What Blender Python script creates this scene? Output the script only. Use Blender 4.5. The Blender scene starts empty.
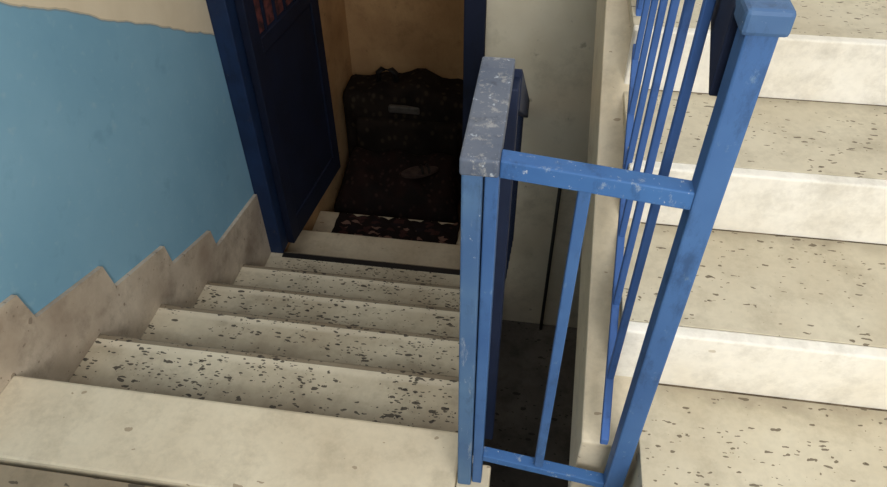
import bpy, bmesh, math, random
from mathutils import Vector, Matrix
random.seed(4)
S=1.12
sc=bpy.context.scene
sc.view_settings.view_transform='Standard'
def col(h): # sRGB 0-255 -> linear
    return tuple(((c/255)/12.92 if c/255<=.04045 else ((c/255+.055)/1.055)**2.4) for c in h)+(1,)
Y1=.779;G=.263
# ---------------- materials
class NT:
    def __init__(s,name,rough=.6,spec=.4):
        s.m=bpy.data.materials.new(name);s.m.use_nodes=True;s.t=s.m.node_tree
        s.b=s.t.nodes['Principled BSDF'];s.b.inputs['Roughness'].default_value=rough
        s.b.inputs['Specular IOR Level'].default_value=spec
        s.co=s.t.nodes.new('ShaderNodeTexCoord').outputs['Object']
    def n(s,ty): return s.t.nodes.new(ty)
    def l(s,a,b): s.t.links.new(a,b)
    def mapv(s,scale=(1,1,1),rot=(0,0,0),loc=(0,0,0)):
        m=s.n('ShaderNodeMapping');m.inputs['Scale'].default_value=scale;m.inputs['Rotation'].default_value=rot;m.inputs['Location'].default_value=loc
        s.l(s.co,m.inputs['Vector']);return m.outputs[0]
    def noise(s,scale,detail=4,vec=None,rough=.55):
        x=s.n('ShaderNodeTexNoise');x.inputs['Scale'].default_value=scale;x.inputs['Detail'].default_value=detail;x.inputs['Roughness'].default_value=rough
        s.l(vec or s.co,x.inputs['Vector']);return x.outputs['Fac']
    def ramp(s,fac,a,b,ca=(0,0,0,1),cb=(1,1,1,1)):
        r=s.n('ShaderNodeValToRGB');e=r.color_ramp.elements;e[0].position=a;e[1].position=b;e[0].color=ca;e[1].color=cb
        s.l(fac,r.inputs[0]);return r.outputs[0]
    def mix(s,f,a,b):
        m=s.n('ShaderNodeMix');m.data_type='RGBA'
        for i,v in ((0,f),(6,a),(7,b)):
            if isinstance(v,(float,int,tuple)): m.inputs[i].default_value=v
            else: s.l(v,m.inputs[i])
        return m.outputs[2]
    def math(s,op,a,b=0,c=0):
        m=s.n('ShaderNodeMath');m.operation=op
        for i,v in enumerate((a,b,c)):
            if isinstance(v,(float,int)): m.inputs[i].default_value=v
            else: s.l(v,m.inputs[i])
        return m.outputs[0]
    def out(s,c,bump=None,bs=.2,bd=.005):
        s.l(c,s.b.inputs['Base Color'])
        if bump is not None:
            bn=s.n('ShaderNodeBump');bn.inputs['Strength'].default_value=bs;bn.inputs['Distance'].default_value=bd
            s.l(bump,bn.inputs['Height']);s.l(bn.outputs[0],s.b.inputs['Normal'])
        return s.m
def terrazzo(name,base,dark,density=.5,dirt=(150,135,105),dirtamt=.5,rough=.5,size=.3,sc0=26,stretch=.7,lo=.3,hi=.62,edge=None,fleck=.85,scales=(1,1.5,2.6)):
    t=NT(name,rough,.3)
    c=t.mix(t.math('MULTIPLY',t.ramp(t.noise(3.2,6),.36,.7),dirtamt),col(base),col(dirt))
    c=t.mix(t.math('MULTIPLY',t.ramp(t.noise(11,7,None,.72),.48,.74),dirtamt*.7),c,col(tuple(int(x*.8) for x in dirt)))
    c=t.mix(t.math('MULTIPLY',t.ramp(t.noise(60,3),.4,.75),.18),c,col(tuple(int(x*.75) for x in base)))
    if edge: # foot wear: polished nosing, left treads' shadow line painted in, right treads' joint grime
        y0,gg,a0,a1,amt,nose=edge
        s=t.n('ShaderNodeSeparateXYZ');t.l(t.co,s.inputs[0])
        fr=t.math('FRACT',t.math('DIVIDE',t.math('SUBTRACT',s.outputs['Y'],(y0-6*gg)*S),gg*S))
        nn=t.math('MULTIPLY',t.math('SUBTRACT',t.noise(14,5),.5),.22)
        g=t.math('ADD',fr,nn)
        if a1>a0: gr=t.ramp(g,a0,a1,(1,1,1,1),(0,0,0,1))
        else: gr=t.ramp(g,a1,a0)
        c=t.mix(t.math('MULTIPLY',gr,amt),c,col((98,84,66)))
        if nose:
            ed=t.ramp(t.math('ADD',fr,t.math('MULTIPLY',nn,.15)),.90,.945)
            c=t.mix(t.math('MULTIPLY',ed,.5),c,col((222,212,190)))
    wv=t.n('ShaderNodeTexNoise');wv.inputs['Scale'].default_value=34;wv.inputs['Detail'].default_value=3
    t.l(t.co,wv.inputs['Vector'])
    for j,(scl,sz,dn,rz) in enumerate(((sc0*scales[0],size,density,.5),(sc0*scales[1],size,density*.9,-.6),(sc0*scales[2],size*1.1,density*.8,.1))):
        va=t.n('ShaderNodeVectorMath');va.operation='MULTIPLY_ADD'
        t.l(wv.outputs['Color'],va.inputs[0]);va.inputs[1].default_value=(.024,.024,.024)
        t.l(t.mapv((stretch,1.35,1.3),(0,0,rz),(j*.37,j*.2,0)),va.inputs[2])
        v=t.n('ShaderNodeTexVoronoi');v.inputs['Scale'].default_value=scl
        t.l(va.outputs[0],v.inputs['Vector'])
        sp=t.n('ShaderNodeSeparateColor');t.l(v.outputs['Color'],sp.inputs[0])
        th=t.math('MULTIPLY',t.math('POWER',sp.outputs[0],1.5),sz)
        on=t.math('LESS_THAN',sp.outputs[1],t.math('MULTIPLY',t.ramp(t.noise(5,2),lo,hi),dn))
        f=t.math('MULTIPLY',t.math('LESS_THAN',v.outputs['Distance'],t.math('ADD',th,.06)),on)
        c=t.mix(t.math('MULTIPLY',f,fleck),c,col(dark))
    return t.out(c,t.noise(120,3),.08,.002)
M={}
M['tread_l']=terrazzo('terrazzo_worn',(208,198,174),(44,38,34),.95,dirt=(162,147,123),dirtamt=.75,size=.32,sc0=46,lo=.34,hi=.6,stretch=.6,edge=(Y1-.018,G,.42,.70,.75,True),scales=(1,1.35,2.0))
M['tread_r']=terrazzo('terrazzo_pale',(204,196,174),(94,82,66),.65,dirt=(176,163,137),dirtamt=.7,size=.23,sc0=48,stretch=.5,edge=(.818,.3005,.97,.86,.3,False),scales=(1,1.4,2.0))
M['slab']=terrazzo('marble_cream',(210,199,175),(150,134,112),.06,dirt=(184,169,143),dirtamt=.7)
M['riser']=terrazzo('marble_riser',(240,237,228),(196,186,168),.05,dirt=(222,214,196),dirtamt=.8)
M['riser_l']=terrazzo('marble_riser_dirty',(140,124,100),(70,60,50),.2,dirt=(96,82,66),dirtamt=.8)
M['land']=terrazzo('landing_terrazzo',(150,136,114),(70,62,52),.2,dirt=(108,95,76),dirtamt=.8)
M['skirt']=terrazzo('skirting_marble',(204,192,174),(134,120,106),.12,dirt=(146,130,114),dirtamt=.95)
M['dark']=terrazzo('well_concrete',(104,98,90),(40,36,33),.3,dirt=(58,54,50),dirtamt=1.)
def plaster(name,a,b,bump=.25):
    t=NT(name,.8,.2)
    c=t.mix(t.ramp(t.noise(2.3,6),.35,.7),col(a),col(b))
    c=t.mix(t.math('MULTIPLY',t.ramp(t.noise(7,7,None,.7),.52,.74),.5),c,col(tuple(int(x*.8) for x in b)))
    sp=t.ramp(t.noise(18,4),.68,.74)
    c=t.mix(t.math('MULTIPLY',sp,.5),c,col(tuple(int(x*.6) for x in b)))
    return t.out(c,t.noise(35,5),bump,.004)
M['cream']=plaster('plaster_cream',(210,202,182),(186,175,152))
M['tan']=plaster('plaster_tan',(204,170,126),(168,134,96),.8)
M['ceil']=plaster('plaster_white',(215,210,198),(200,195,182))
M['floor2']=plaster('floor_tan',(120,96,72),(78,62,48))
def paintwall():
    t=NT('painted_wall_blue_cream',.85,.1)
    s=t.n('ShaderNodeSeparateXYZ');t.l(t.co,s.inputs[0])
    e=t.math('ADD',t.math('MULTIPLY',s.outputs['Y'],.576),s.outputs['Z'])
    e=t.math('ADD',e,t.math('MULTIPLY',t.math('SUBTRACT',t.noise(5,3),.5),.06))
    lim=(.155+.576*2.12)*S
    up=t.math('GREATER_THAN',e,lim)
    blue=t.mix(t.ramp(t.noise(1.6,6),.35,.7),col((130,172,196)),col((114,158,184)))
    blue=t.mix(t.math('MULTIPLY',t.ramp(t.noise(28,4),.6,.75),.35),blue,col((152,182,194)))
    blue=t.mix(t.math('MULTIPLY',t.ramp(t.noise(9,6),.62,.72),.4),blue,col((104,146,170)))
    cr=t.mix(t.ramp(t.noise(3,6),.35,.7),col((222,210,186)),col((206,192,166)))
    edge=t.math('COMPARE',e,lim,.005)
    c=t.mix(up,blue,cr);c=t.mix(t.math('MULTIPLY',edge,.4),c,col((130,125,110)))
    return t.out(c,t.noise(25,5),.2,.004)
M['wall']=paintwall()
def metal(name,a,b,wear,amt,scl=14,rough=.6,spots=.0,stretch=(1,1,.6)):
    t=NT(name,rough,.3)
    c=t.mix(t.ramp(t.noise(6,4),.35,.7),col(a),col(b))
    w=t.ramp(t.noise(scl,8,t.mapv(stretch),.75),.66-amt*.22,.74-amt*.22)
    c=t.mix(t.math('MULTIPLY',w,.65),c,col(wear))
    c=t.mix(t.math('MULTIPLY',t.ramp(t.noise(20,7,t.mapv((1,1,.4)),.75),.54,.68),.45),c,col(tuple(int(x*.5) for x in b)))
    if spots: c=t.mix(t.math('MULTIPLY',t.ramp(t.noise(75,4,None,.7),.72-spots,.76-spots),.65),c,col((180,188,196)))
    return t.out(c,w,.2,.0015)
M['blue']=metal('blue_paint',(66,102,150),(54,88,136),(108,134,158),.22,36,.55)
M['blue_top']=metal('blue_paint_scratched',(62,104,156),(50,88,140),(144,158,172),.34,44,spots=.07)
M['blue_worn']=metal('blue_paint_worn',(80,110,142),(60,90,130),(142,152,162),.38,32,stretch=(1,1,.25),spots=.04)
M['cap']=metal('blue_cap_worn',(98,104,116),(74,84,102),(156,156,154),.6,52,spots=.08)
M['bluebar']=metal('blue_bar',(62,98,158),(52,86,144),(110,138,172),0,30)
M['blue_shade']=metal('blue_paint_shaded',(24,36,62),(18,27,50),(60,76,100),0,rough=.65)  # darker rail blue: shade on handrails and rear bars put into the colour
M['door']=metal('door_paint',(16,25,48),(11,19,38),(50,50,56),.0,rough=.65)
M['frame']=metal('door_frame_paint',(25,46,80),(19,35,64),(86,80,76),.18,30,rough=.6)
def simple(name,c,rough=.6,c2=None,scl=20):
    t=NT(name,rough)
    return t.out(t.mix(t.ramp(t.noise(scl,4),.4,.65),col(c),col(c2 or tuple(int(x*.75) for x in c))))
M['label']=simple('luggage_label',(88,85,80),.7,(64,62,60))
M['rubber']=simple('rubber',(26,24,24),.6)
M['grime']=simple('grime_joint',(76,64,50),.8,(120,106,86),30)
M['sandal']=simple('sandal_sole',(74,60,54),.8,(50,38,36))
M['red']=simple('red_curtain',(104,54,52),.8,(46,26,30),30)
def fabric(name,a,b,d,scl=20):
    t=NT(name,.95,.05)
    v=t.n('ShaderNodeTexVoronoi');v.inputs['Scale'].default_value=scl;t.l(t.mapv((1,1,.7),(0,.5,.2)),v.inputs['Vector'])
    f=t.ramp(v.outputs['Distance'],.16,.34,(1,1,1,1),(0,0,0,1))
    c=t.mix(t.ramp(t.noise(6,3),.4,.6),col(a),col(b))
    c=t.mix(t.math('MULTIPLY',f,.45),c,col(d))
    return t.out(c,t.noise(40,4),.6,.006)
M['fab']=fabric('patterned_fabric',(32,28,26),(42,37,33),(76,68,55))
M['blanket']=fabric('blanket_weave',(42,31,29),(32,28,27),(74,56,50),24)
def rag():
    t=NT('rag_weave',.9,.1)
    v=t.n('ShaderNodeTexVoronoi');v.inputs['Scale'].default_value=22;t.l(t.mapv((1,2.,1)),v.inputs['Vector'])
    r=t.n('ShaderNodeValToRGB');r.color_ramp.interpolation='CONSTANT'
    e=r.color_ramp.elements;e[0].color=col((32,26,25));e[1].position=.68;e[1].color=col((60,40,38))
    x=e.new(.80);x.color=col((34,29,32));x=e.new(.92);x.color=col((118,92,82))
    sp=t.n('ShaderNodeSeparateColor');t.l(v.outputs['Color'],sp.inputs[0]);t.l(sp.outputs[0],r.inputs[0])
    return t.out(r.outputs[0],t.noise(120,2),.5,.004)
M['rag']=rag()
# ---------------- mesh helpers
def finish(bm,name,mat,parent=None,bevel=0,seg=2,smooth=False):
    if bevel: bmesh.ops.bevel(bm,geom=bm.edges[:],offset=bevel*S,segments=seg,profile=.5,affect='EDGES',clamp_overlap=True)
    bmesh.ops.recalc_face_normals(bm,faces=bm.faces[:])
    me=bpy.data.meshes.new(name);bm.to_mesh(me);bm.free()
    if smooth:
        for p in me.polygons:p.use_smooth=True
    o=bpy.data.objects.new(name,me);sc.collection.objects.link(o)
    me.materials.append(M[mat] if isinstance(mat,str) else mat)
    if parent:o.parent=parent
    return o
def box(name,x0,x1,y0,y1,z0,z1,mat,parent=None,bevel=0,seg=2,rot=None,smooth=False):
    bm=bmesh.new();bmesh.ops.create_cube(bm,size=1)
    for v in bm.verts:
        v.co=Vector(((x0+x1)/2+v.co.x*(x1-x0),(y0+y1)/2+v.co.y*(y1-y0),(z0+z1)/2+v.co.z*(z1-z0)))*S
    if rot:
        ang,ax,c=rot;bmesh.ops.rotate(bm,verts=bm.verts,cent=Vector(c)*S,matrix=Matrix.Rotation(ang,3,ax))
    return finish(bm,name,mat,parent,bevel,seg,smooth)
def prism(name,pts,x0,x1,mat,parent=None,bevel=0,shear=None):
    bm=bmesh.new();sh=shear or (lambda y:0)
    a=[bm.verts.new(Vector((x0+sh(y),y,z))*S) for y,z in pts];b=[bm.verts.new(Vector((x1+sh(y),y,z))*S) for y,z in pts]
    bm.faces.new(a);bm.faces.new(b[::-1]);n=len(pts)
    for i in range(n): bm.faces.new((a[i],b[i],b[(i+1)%n],a[(i+1)%n]))
    return finish(bm,name,mat,parent,bevel)
def tube(name,pts,r,mat,parent=None,seg=12):
    bm=bmesh.new();rings=[]
    P=[Vector(p)*S for p in pts]
    for i,p in enumerate(P):
        d=(P[min(i+1,len(P)-1)]-P[max(i-1,0)]).normalized()
        u=d.cross(Vector((1,0,0)));u=u if u.length>.2 else d.cross(Vector((0,1,0)));u.normalize();w=d.cross(u)
        rings.append([bm.verts.new(p+(u*math.cos(2*math.pi*k/seg)+w*math.sin(2*math.pi*k/seg))*r*S) for k in range(seg)])
    for i in range(len(rings)-1):
        for k in range(seg): bm.faces.new((rings[i][k],rings[i][(k+1)%seg],rings[i+1][(k+1)%seg],rings[i+1][k]))
    bm.faces.new(rings[0]);bm.faces.new(rings[-1])
    return finish(bm,name,mat,parent,0,2,True)
def empty(name):
    e=bpy.data.objects.new(name,None);sc.collection.objects.link(e);return e
# ---------------- geometry constants
XW=-1.12;R=.17;NB=0.818;ZA=.193;G2=.3005;R2=.1369
XR=-.085;XL=XW+.002;XRT=1.348
# room shell
box('wall_left',XW-.15,XW,-1.4,2.21,-1.5,2.3,'wall')
box('wall_right',1.35,1.5,-1.4,3.9,-1.5,2.3,'cream')
box('wall_back',XW,1.35,-1.5,-1.4,-1.5,2.3,'cream')
dw=empty('wall_front')
box('masonry_side',-.185,.17,2.09,2.21,-1.5,2.3,'cream',dw)
box('masonry_lower',.17,1.35,2.09,2.21,-1.5,.45,'cream',dw)
box('masonry_lintel',XW,-.185,2.09,2.21,1.05,2.3,'cream',dw)
box('wall_entrance_left',XW-.15,XW,2.21,3.72,-1.5,1.2,'tan')
box('wall_entrance_back',XW,-.05,3.62,3.72,-1.5,1.2,'tan')
box('wall_entrance_right',-.05,.05,2.21,3.62,-1.5,1.2,'tan')
box('floor_entrance',XW,-.05,2.75,3.62,-1.5,-1.36,'floor2')
box('ceiling_entrance',XW,-.05,2.21,3.62,1.2,1.3,'ceil')
fl=empty('floor')
box('landing_slab',XW,1.35,-1.4,.572,-.14,-.005,'land',fl)
box('landing_edge_slab',XL,XR,.583,Y1,-.035,0,'slab',fl,.007)
box('landing_edge_bed',XL,XR-.002,.572,Y1-.02,-.14,-.036,'riser_l',fl)
box('landing_curb',XR+.001,-.02,.575,.71,-.14,.004,'slab',fl,.004)
box('landing_edge_well',-.019,.234,.575,.60,-.14,0,'slab',fl)
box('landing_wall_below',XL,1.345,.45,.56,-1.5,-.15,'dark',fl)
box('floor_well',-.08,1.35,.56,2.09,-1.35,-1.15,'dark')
# descending flight
st=empty('stair_flight')
ys=[Y1+G*k for k in range(6)]+[2.405,2.75];zs=[-R*(k+1) for k in range(5)]+[-1.0,-1.17]
for k in range(7):
    y0,y1,z=ys[k],ys[k+1],zs[k];xr=XR if k<5 else -.19
    zp=0 if k==0 else zs[k-1]
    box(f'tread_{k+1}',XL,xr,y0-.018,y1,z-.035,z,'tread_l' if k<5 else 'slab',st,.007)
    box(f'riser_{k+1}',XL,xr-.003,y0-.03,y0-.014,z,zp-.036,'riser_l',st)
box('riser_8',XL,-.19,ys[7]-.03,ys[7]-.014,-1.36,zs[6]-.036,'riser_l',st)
box('door_sill_joint',-1.05,-.255,2.055,2.082,-.8505,-.846,'rubber',st)
def body(n,x0,x1,name,tail):
    pts=[]
    for k in range(n):
        pts+=[(ys[k]-.03,zs[k]-.036),(ys[k+1]-.03,zs[k]-.036)]
    prism(name,pts+tail,x0,x1,'dark' if x1<-.1 else 'riser_l',st)
body(7,XL,-.19,'stair_body',[(ys[7]-.03,-1.5),(Y1+.7,-1.4),(Y1-.03,-.45)])
body(5,-.189,XR-.006,'stair_string',[(ys[5]-.03,-1.3),(Y1-.03,-.45)])
def P(k): return (Y1+G*k+.11, -R*k+.145)
sk=[(P(0)[0]-G,P(0)[1]+.07)]
for k in range(0,5):
    y,z=P(k);sk.append((y,z))
    if k<4: sk.append((y+.012,z-.09))
sk[-1]=(2.074,P(4)[1]+.02)
bot=[]
for k in range(4,-1,-1):
    z=-R*(k+1)+.001
    ye=2.074 if k==4 else Y1+G*(k+1)
    bot+=[(ye,z),(Y1+G*k+.001,z)]
bot+=[(Y1+.001,.001),(P(0)[0]-G,.001)]
prism('baseboard_left',sk+bot,XW+.0005,XW+.014,'skirt')
# ascending flight
rt=empty('stair_flight')
XS=.19
def tz(i): return ZA+R2*i
for i in range(-1,9):
    zt=(0 if i==-1 else tz(i));top=tz(i+1);y=NB+G2*i
    xs=XS+.045 if i==-1 else XS
    box(f'riser_{i+2}',xs,XRT,y,y+.026,zt-.02 if i>-1 else 0,top,'riser',rt,.004)
    box(f'tread_{i+2}',xs,XRT,y+.027,y+G2-.004,top-.03,top-.001,'tread_r',rt,.0015)
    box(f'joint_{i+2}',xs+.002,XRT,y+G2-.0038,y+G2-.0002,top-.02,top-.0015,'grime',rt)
pts=[]
for i in range(-1,9):
    y=NB+G2*i+.027;top=tz(i+1)-.031
    pts+=[(y,tz(i) -.031 if i>-1 else 0),(y,top)]
yl=NB+G2*9+.02
pts+=[(yl,tz(9)-.031),(yl,tz(9)-.25),(NB-G2+.35,-.1),(NB-G2+.03,-.1)]
prism('stair_body',pts,XS+.046,XRT,'slab',rt)
m=R2/G2
def nz(y): return ZA+R2+m*(y-NB)
prism('stringer',[(.70,nz(.70)-.13),(3.2,nz(3.2)-.13),(3.2,nz(3.2)-.42),(.70,nz(.70)-.36)],.14,XS+.046,'slab',rt,.004)
# ---------------- railing
rl=empty('stair_railing')
YN=.66
box('newel_post',-.082,-.056,YN,YN+.035,.004,.765,'blue_worn',rl,.003)
box('newel_strip',-.054,-.036,YN+.008,YN+.035,.004,.765,'blue',rl,.002)
box('newel_cap',-.084,-.036,YN-.004,YN+.25,.765,.790,'cap',rl,.003)
box('newel_back_post',-.076,-.026,YN+.205,YN+.245,-.16,.765,'blue_shade',rl,.003)
sl=-R/G
def hz(y): return .775+sl*(y-.905)
def sloped(name,y0,y1,x0,x1,f,h,mat,shear=None):
    prism(name,[(y0,f(y0)),(y1,f(y1)),(y1,f(y1)-h),(y0,f(y0)-h)],x0,x1,mat,rl,.002,shear)
sloped('handrail_descending',.9,2.06,-.070,-.024,hz,.07,'blue_shade')
sloped('lower_rail_descending',.9,2.06,-.060,-.040,lambda y:hz(y)-.62,.02,'blue_shade')
y=.98
while y<2.05:
    box('baluster_descending',-.054,-.038,y,y+.016,hz(y)-.63,hz(y)-.04,'blue_shade',rl);y+=.11
def bar(name,a,b,w,h,mat):
    A=Vector(a);B=Vector(b);bm=bmesh.new()
    vs=[]
    for p in (A,B):
        vs.append([bm.verts.new((p+Vector((0,dy,dz)))*S) for dy,dz in((-w/2,-h/2),(w/2,-h/2),(w/2,h/2),(-w/2,h/2))])
    for k in range(4): bm.faces.new((vs[0][k],vs[0][(k+1)%4],vs[1][(k+1)%4],vs[1][k]))
    bm.faces.new(vs[0]);bm.faces.new(vs[1][::-1])
    return finish(bm,name,mat,rl,.002)
bar('top_rail',(-.036,YN+.018,.772),(.194,YN+.006,.757),.026,.026,'blue_top')
bar('bottom_rail',(-.036,YN+.018,.10),(.192,YN+.008,.075),.022,.018,'blue_top')
box('gate_baluster',.060,.076,YN+.006,YN+.020,.08,.75,'blue',rl,.002)
box('post',.190,.222,YN-.01,YN+.024,-.004,.985,'blue',rl,.003)
box('post_cap',.184,.230,YN-.014,YN+.045,.966,.993,'blue_worn',rl,.005)
def hz2(y): return .975+m*(y-.68)
shr=lambda y:.04*(y-.68)
sloped('handrail_ascending',.686,3.2,.182,.220,hz2,.10,'blue_shade',shr)
sloped('lower_rail_ascending',.66,3.2,.164,.178,lambda y:.235+m*(y-.68),.016,'bluebar',shr)
y=.755
while y<3.1:
    d=shr(y);box('baluster_ascending',.166+d,.178+d,y,y+.012,.225+m*(y-.68),hz2(y)-.05,'bluebar',rl,.002);y+=.125
# ---------------- door
dr=empty('door_1')
box('jamb_left',XW+.001,-1.05,2.075,2.215,-.849,1.05,'frame',dr,.004)
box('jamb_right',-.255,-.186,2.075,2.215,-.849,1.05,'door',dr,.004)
box('head_jamb',-1.05,-.255,2.075,2.215,.98,1.05,'frame',dr,.004)
ang=-math.atan2(.065,.64);hc=(-1.045,2.13,0)
rr=(ang,'Z',hc)
def leaf(n,y0,y1,z0,z1,mat,x0=-1.045,x1=-1.012,bv=.003): return box(n,x0,x1,y0,y1,z0,z1,mat,dr,bv,2,rr)
L0,L1=2.13,2.72
leaf('leaf_stile_hinge',L0,L0+.07,-.83,.95,'door');leaf('leaf_stile_lock',L1-.07,L1,-.83,.95,'door')
leaf('leaf_bottom_panel',L0+.07,L1-.07,-.72,.08,'door',-1.035,-1.02)
for n,a,b in(('bottom',-.83,-.72),('mid',.06,.12),('top',.88,.95)): leaf('leaf_rail_'+n,L0+.07,L1-.07,a,b,'door')
leaf('leaf_pane',L0+.07,L1-.07,.12,.88,'red',-1.036,-1.03)
for i in range(5): leaf(f'leaf_grille_{i}',L0+.13+i*.085,L0+.14+i*.085,.12,.88,'door',-1.026,-1.016,0)
tube('drain_pipe',[(.117,2.06,-1.149),(.117,2.06,-.30)],.007,'rubber')
# ---------------- luggage, blanket, sandal, mat
sb=empty('suitcase')
bm=bmesh.new();bmesh.ops.create_cube(bm,size=1)
bmesh.ops.bevel(bm,geom=bm.edges[:],offset=.16,segments=4,profile=.5,affect='EDGES')
bmesh.ops.subdivide_edges(bm,edges=[e for e in bm.edges if e.calc_length()>.3],cuts=10,use_grid_fill=True)
for v in bm.verts:
    x,y,z=v.co
    q=Vector((-.715+x*.76,3.40+y*.26,-1.01+z*.60))
    q.z+=(.025*math.sin(x*9+1)+.015*math.sin(x*21))*(z+.5)-.03*max(0,x)*(z+.5)
    q.y+=.015*math.sin(x*12)*math.cos(z*9)-.04*(.5-z)*.5
    v.co=q*S
finish(bm,'body','fab',sb,0,2,True)
box('front_pocket',-1.02,-.42,3.215,3.30,-1.24,-.88,'fab',sb,.035,3,smooth=True)
box('label_plate',-.82,-.64,3.245,3.275,-.835,-.79,'label',sb,.010)
tube('handle',[(-.90,3.40,-.73),(-.90,3.40,-.67),(-.88,3.40,-.65),(-.82,3.40,-.65),(-.80,3.40,-.67),(-.80,3.40,-.73)],.016,'rubber',sb)
for x in(-.98,-.50):
    tube('wheel',[(x-.02,3.32,-1.325),(x+.02,3.32,-1.325)],.034,'rubber',sb,20)
    tube('wheel',[(x-.02,3.48,-1.325),(x+.02,3.48,-1.325)],.034,'rubber',sb,20)
prof=[(3.21,-1.345),(3.20,-1.12),(3.17,-1.05),(3.08,-1.06),(2.98,-1.09),(2.90,-1.13),(2.86,-1.20),(2.845,-1.29),(2.82,-1.345)]
bm=bmesh.new();nx=70;rows=[]
def cr(t):
    n=len(prof)-1;i=min(int(t*n),n-1);f=t*n-i;p=[prof[max(i-1,0)],prof[i],prof[i+1],prof[min(i+2,n)]]
    return [0.5*((2*p[1][k])+(-p[0][k]+p[2][k])*f+(2*p[0][k]-5*p[1][k]+4*p[2][k]-p[3][k])*f*f+(-p[0][k]+3*p[1][k]-3*p[2][k]+p[3][k])*f**3) for k in(0,1)]
nt=40
for i in range(nx+1):
    u=i/nx;r=[]
    e=min(1,min(u,1-u)*9+.12)**.5
    for j in range(nt+1):
        t=j/nt;y,z=cr(t)
        y=3.03+(y-3.03)*(.75+.25*e);z=-1.345+(z+1.345)*e
        y+=-.022*math.sin(u*23+t*2)*max(0,t-.45)*2;z+=.016*math.sin(u*17+y*14)*(1-abs(2*t-1))*2
        r.append(bm.verts.new(Vector((-1.08+.70*u+.012*math.sin(t*9),y,max(z,-1.352)))*S))
    rows.append(r)
for i in range(nx):
    for j in range(nt): bm.faces.new((rows[i][j],rows[i+1][j],rows[i+1][j+1],rows[i][j+1]))
o=finish(bm,'crumpled_blanket','blanket',None,0,2,True);md=o.modifiers.new('s','SOLIDIFY');md.thickness=.008;md.offset=1
bm=bmesh.new();nx,ny=60,14
gr=[[bm.verts.new(Vector((-1.0+.66*i/nx,2.52+.20*j/ny+.010*math.sin(i*.45),-1.158+.012*abs(math.sin(i*.6+j*.5))))*S) for j in range(ny+1)] for i in range(nx+1)]
for i in range(nx):
    for j in range(ny): bm.faces.new((gr[i][j],gr[i+1][j],gr[i+1][j+1],gr[i][j+1]))
o=finish(bm,'doormat','rag',None,0,2,True);md=o.modifiers.new('s','SOLIDIFY');md.thickness=.006;md.offset=1
def sandal(cx,cy,z,a):
    e=empty('sandal')
    def T(p): return (cx+p[0]*math.cos(a)-p[1]*math.sin(a),cy+p[0]*math.sin(a)+p[1]*math.cos(a),z+p[2])
    bm=bmesh.new();n=28;ring=[]
    for k in range(n):
        th=2*math.pi*k/n;c,s_=math.cos(th),math.sin(th)
        ring.append((.105*c,(.038-.008*math.sin(c*2-1))*s_))
    lo=[bm.verts.new(Vector(T((x,y,0)))*S) for x,y in ring];hi=[bm.verts.new(Vector(T((x,y,.016)))*S) for x,y in ring]
    bm.faces.new(lo[::-1]);bm.faces.new(hi)
    for k in range(n): bm.faces.new((lo[k],lo[(k+1)%n],hi[(k+1)%n],hi[k]))
    finish(bm,'sole','sandal',e)
    for sx in(.01,.045):
        tube('strap',[T((sx,-.034,.012)),T((sx,-.02,.036)),T((sx,0,.044)),T((sx,.02,.036)),T((sx,.034,.012))],.007,'rubber',e,8)
sandal(-.60,2.99,-1.040,.4)
# ---------------- lights
w=bpy.data.worlds.new('w');sc.world=w;w.use_nodes=True
w.node_tree.nodes['Background'].inputs[0].default_value=(.97,.985,1,1);w.node_tree.nodes['Background'].inputs[1].default_value=1.36
def area(name,loc,tgt,size,en,c):
    l=bpy.data.lights.new(name,'AREA');l.shape='RECTANGLE';l.size=size[0];l.size_y=size[1];l.energy=en;l.color=c
    o=bpy.data.objects.new(name,l);sc.collection.objects.link(o);o.location=Vector(loc)*S
    o.rotation_euler=(Vector(tgt)-Vector(loc)).to_track_quat('-Z','Y').to_euler();return o
area('window_light',(.8,-1.2,1.5),(.4,1.6,.3),(1.3,1.2),62,(1,.99,.98))
l=bpy.data.lights.new('entrance_fill','POINT');l.energy=2.6;l.color=(1,.88,.72);l.shadow_soft_size=.06  # added warm fill for the entrance room, no visible lamp
o=bpy.data.objects.new('entrance_fill',l);sc.collection.objects.link(o);o.location=Vector((-.5,3.0,.9))*S
# ---------------- camera
f,pt,yw,roll,H=688.44,.7514,.1567,-.0104,1.271
cp,sp,cy,sy=math.cos(pt),math.sin(pt),math.cos(yw),math.sin(yw)
F=Vector((-sy*cp,cy*cp,-sp));Rv=Vector((cy,sy,0));U=Rv.cross(F)
Ra=Rv*math.cos(roll)+U*math.sin(roll);Ua=-Rv*math.sin(roll)+U*math.cos(roll)
cam=bpy.data.cameras.new('camera');cam.sensor_width=36;cam.lens=36*f/887;cam.clip_start=.02
co=bpy.data.objects.new('camera',cam);sc.collection.objects.link(co)
mt=Matrix((Ra,Ua,-F)).transposed().to_4x4();mt.translation=Vector((0,0,H))*S
co.matrix_world=mt;sc.camera=co
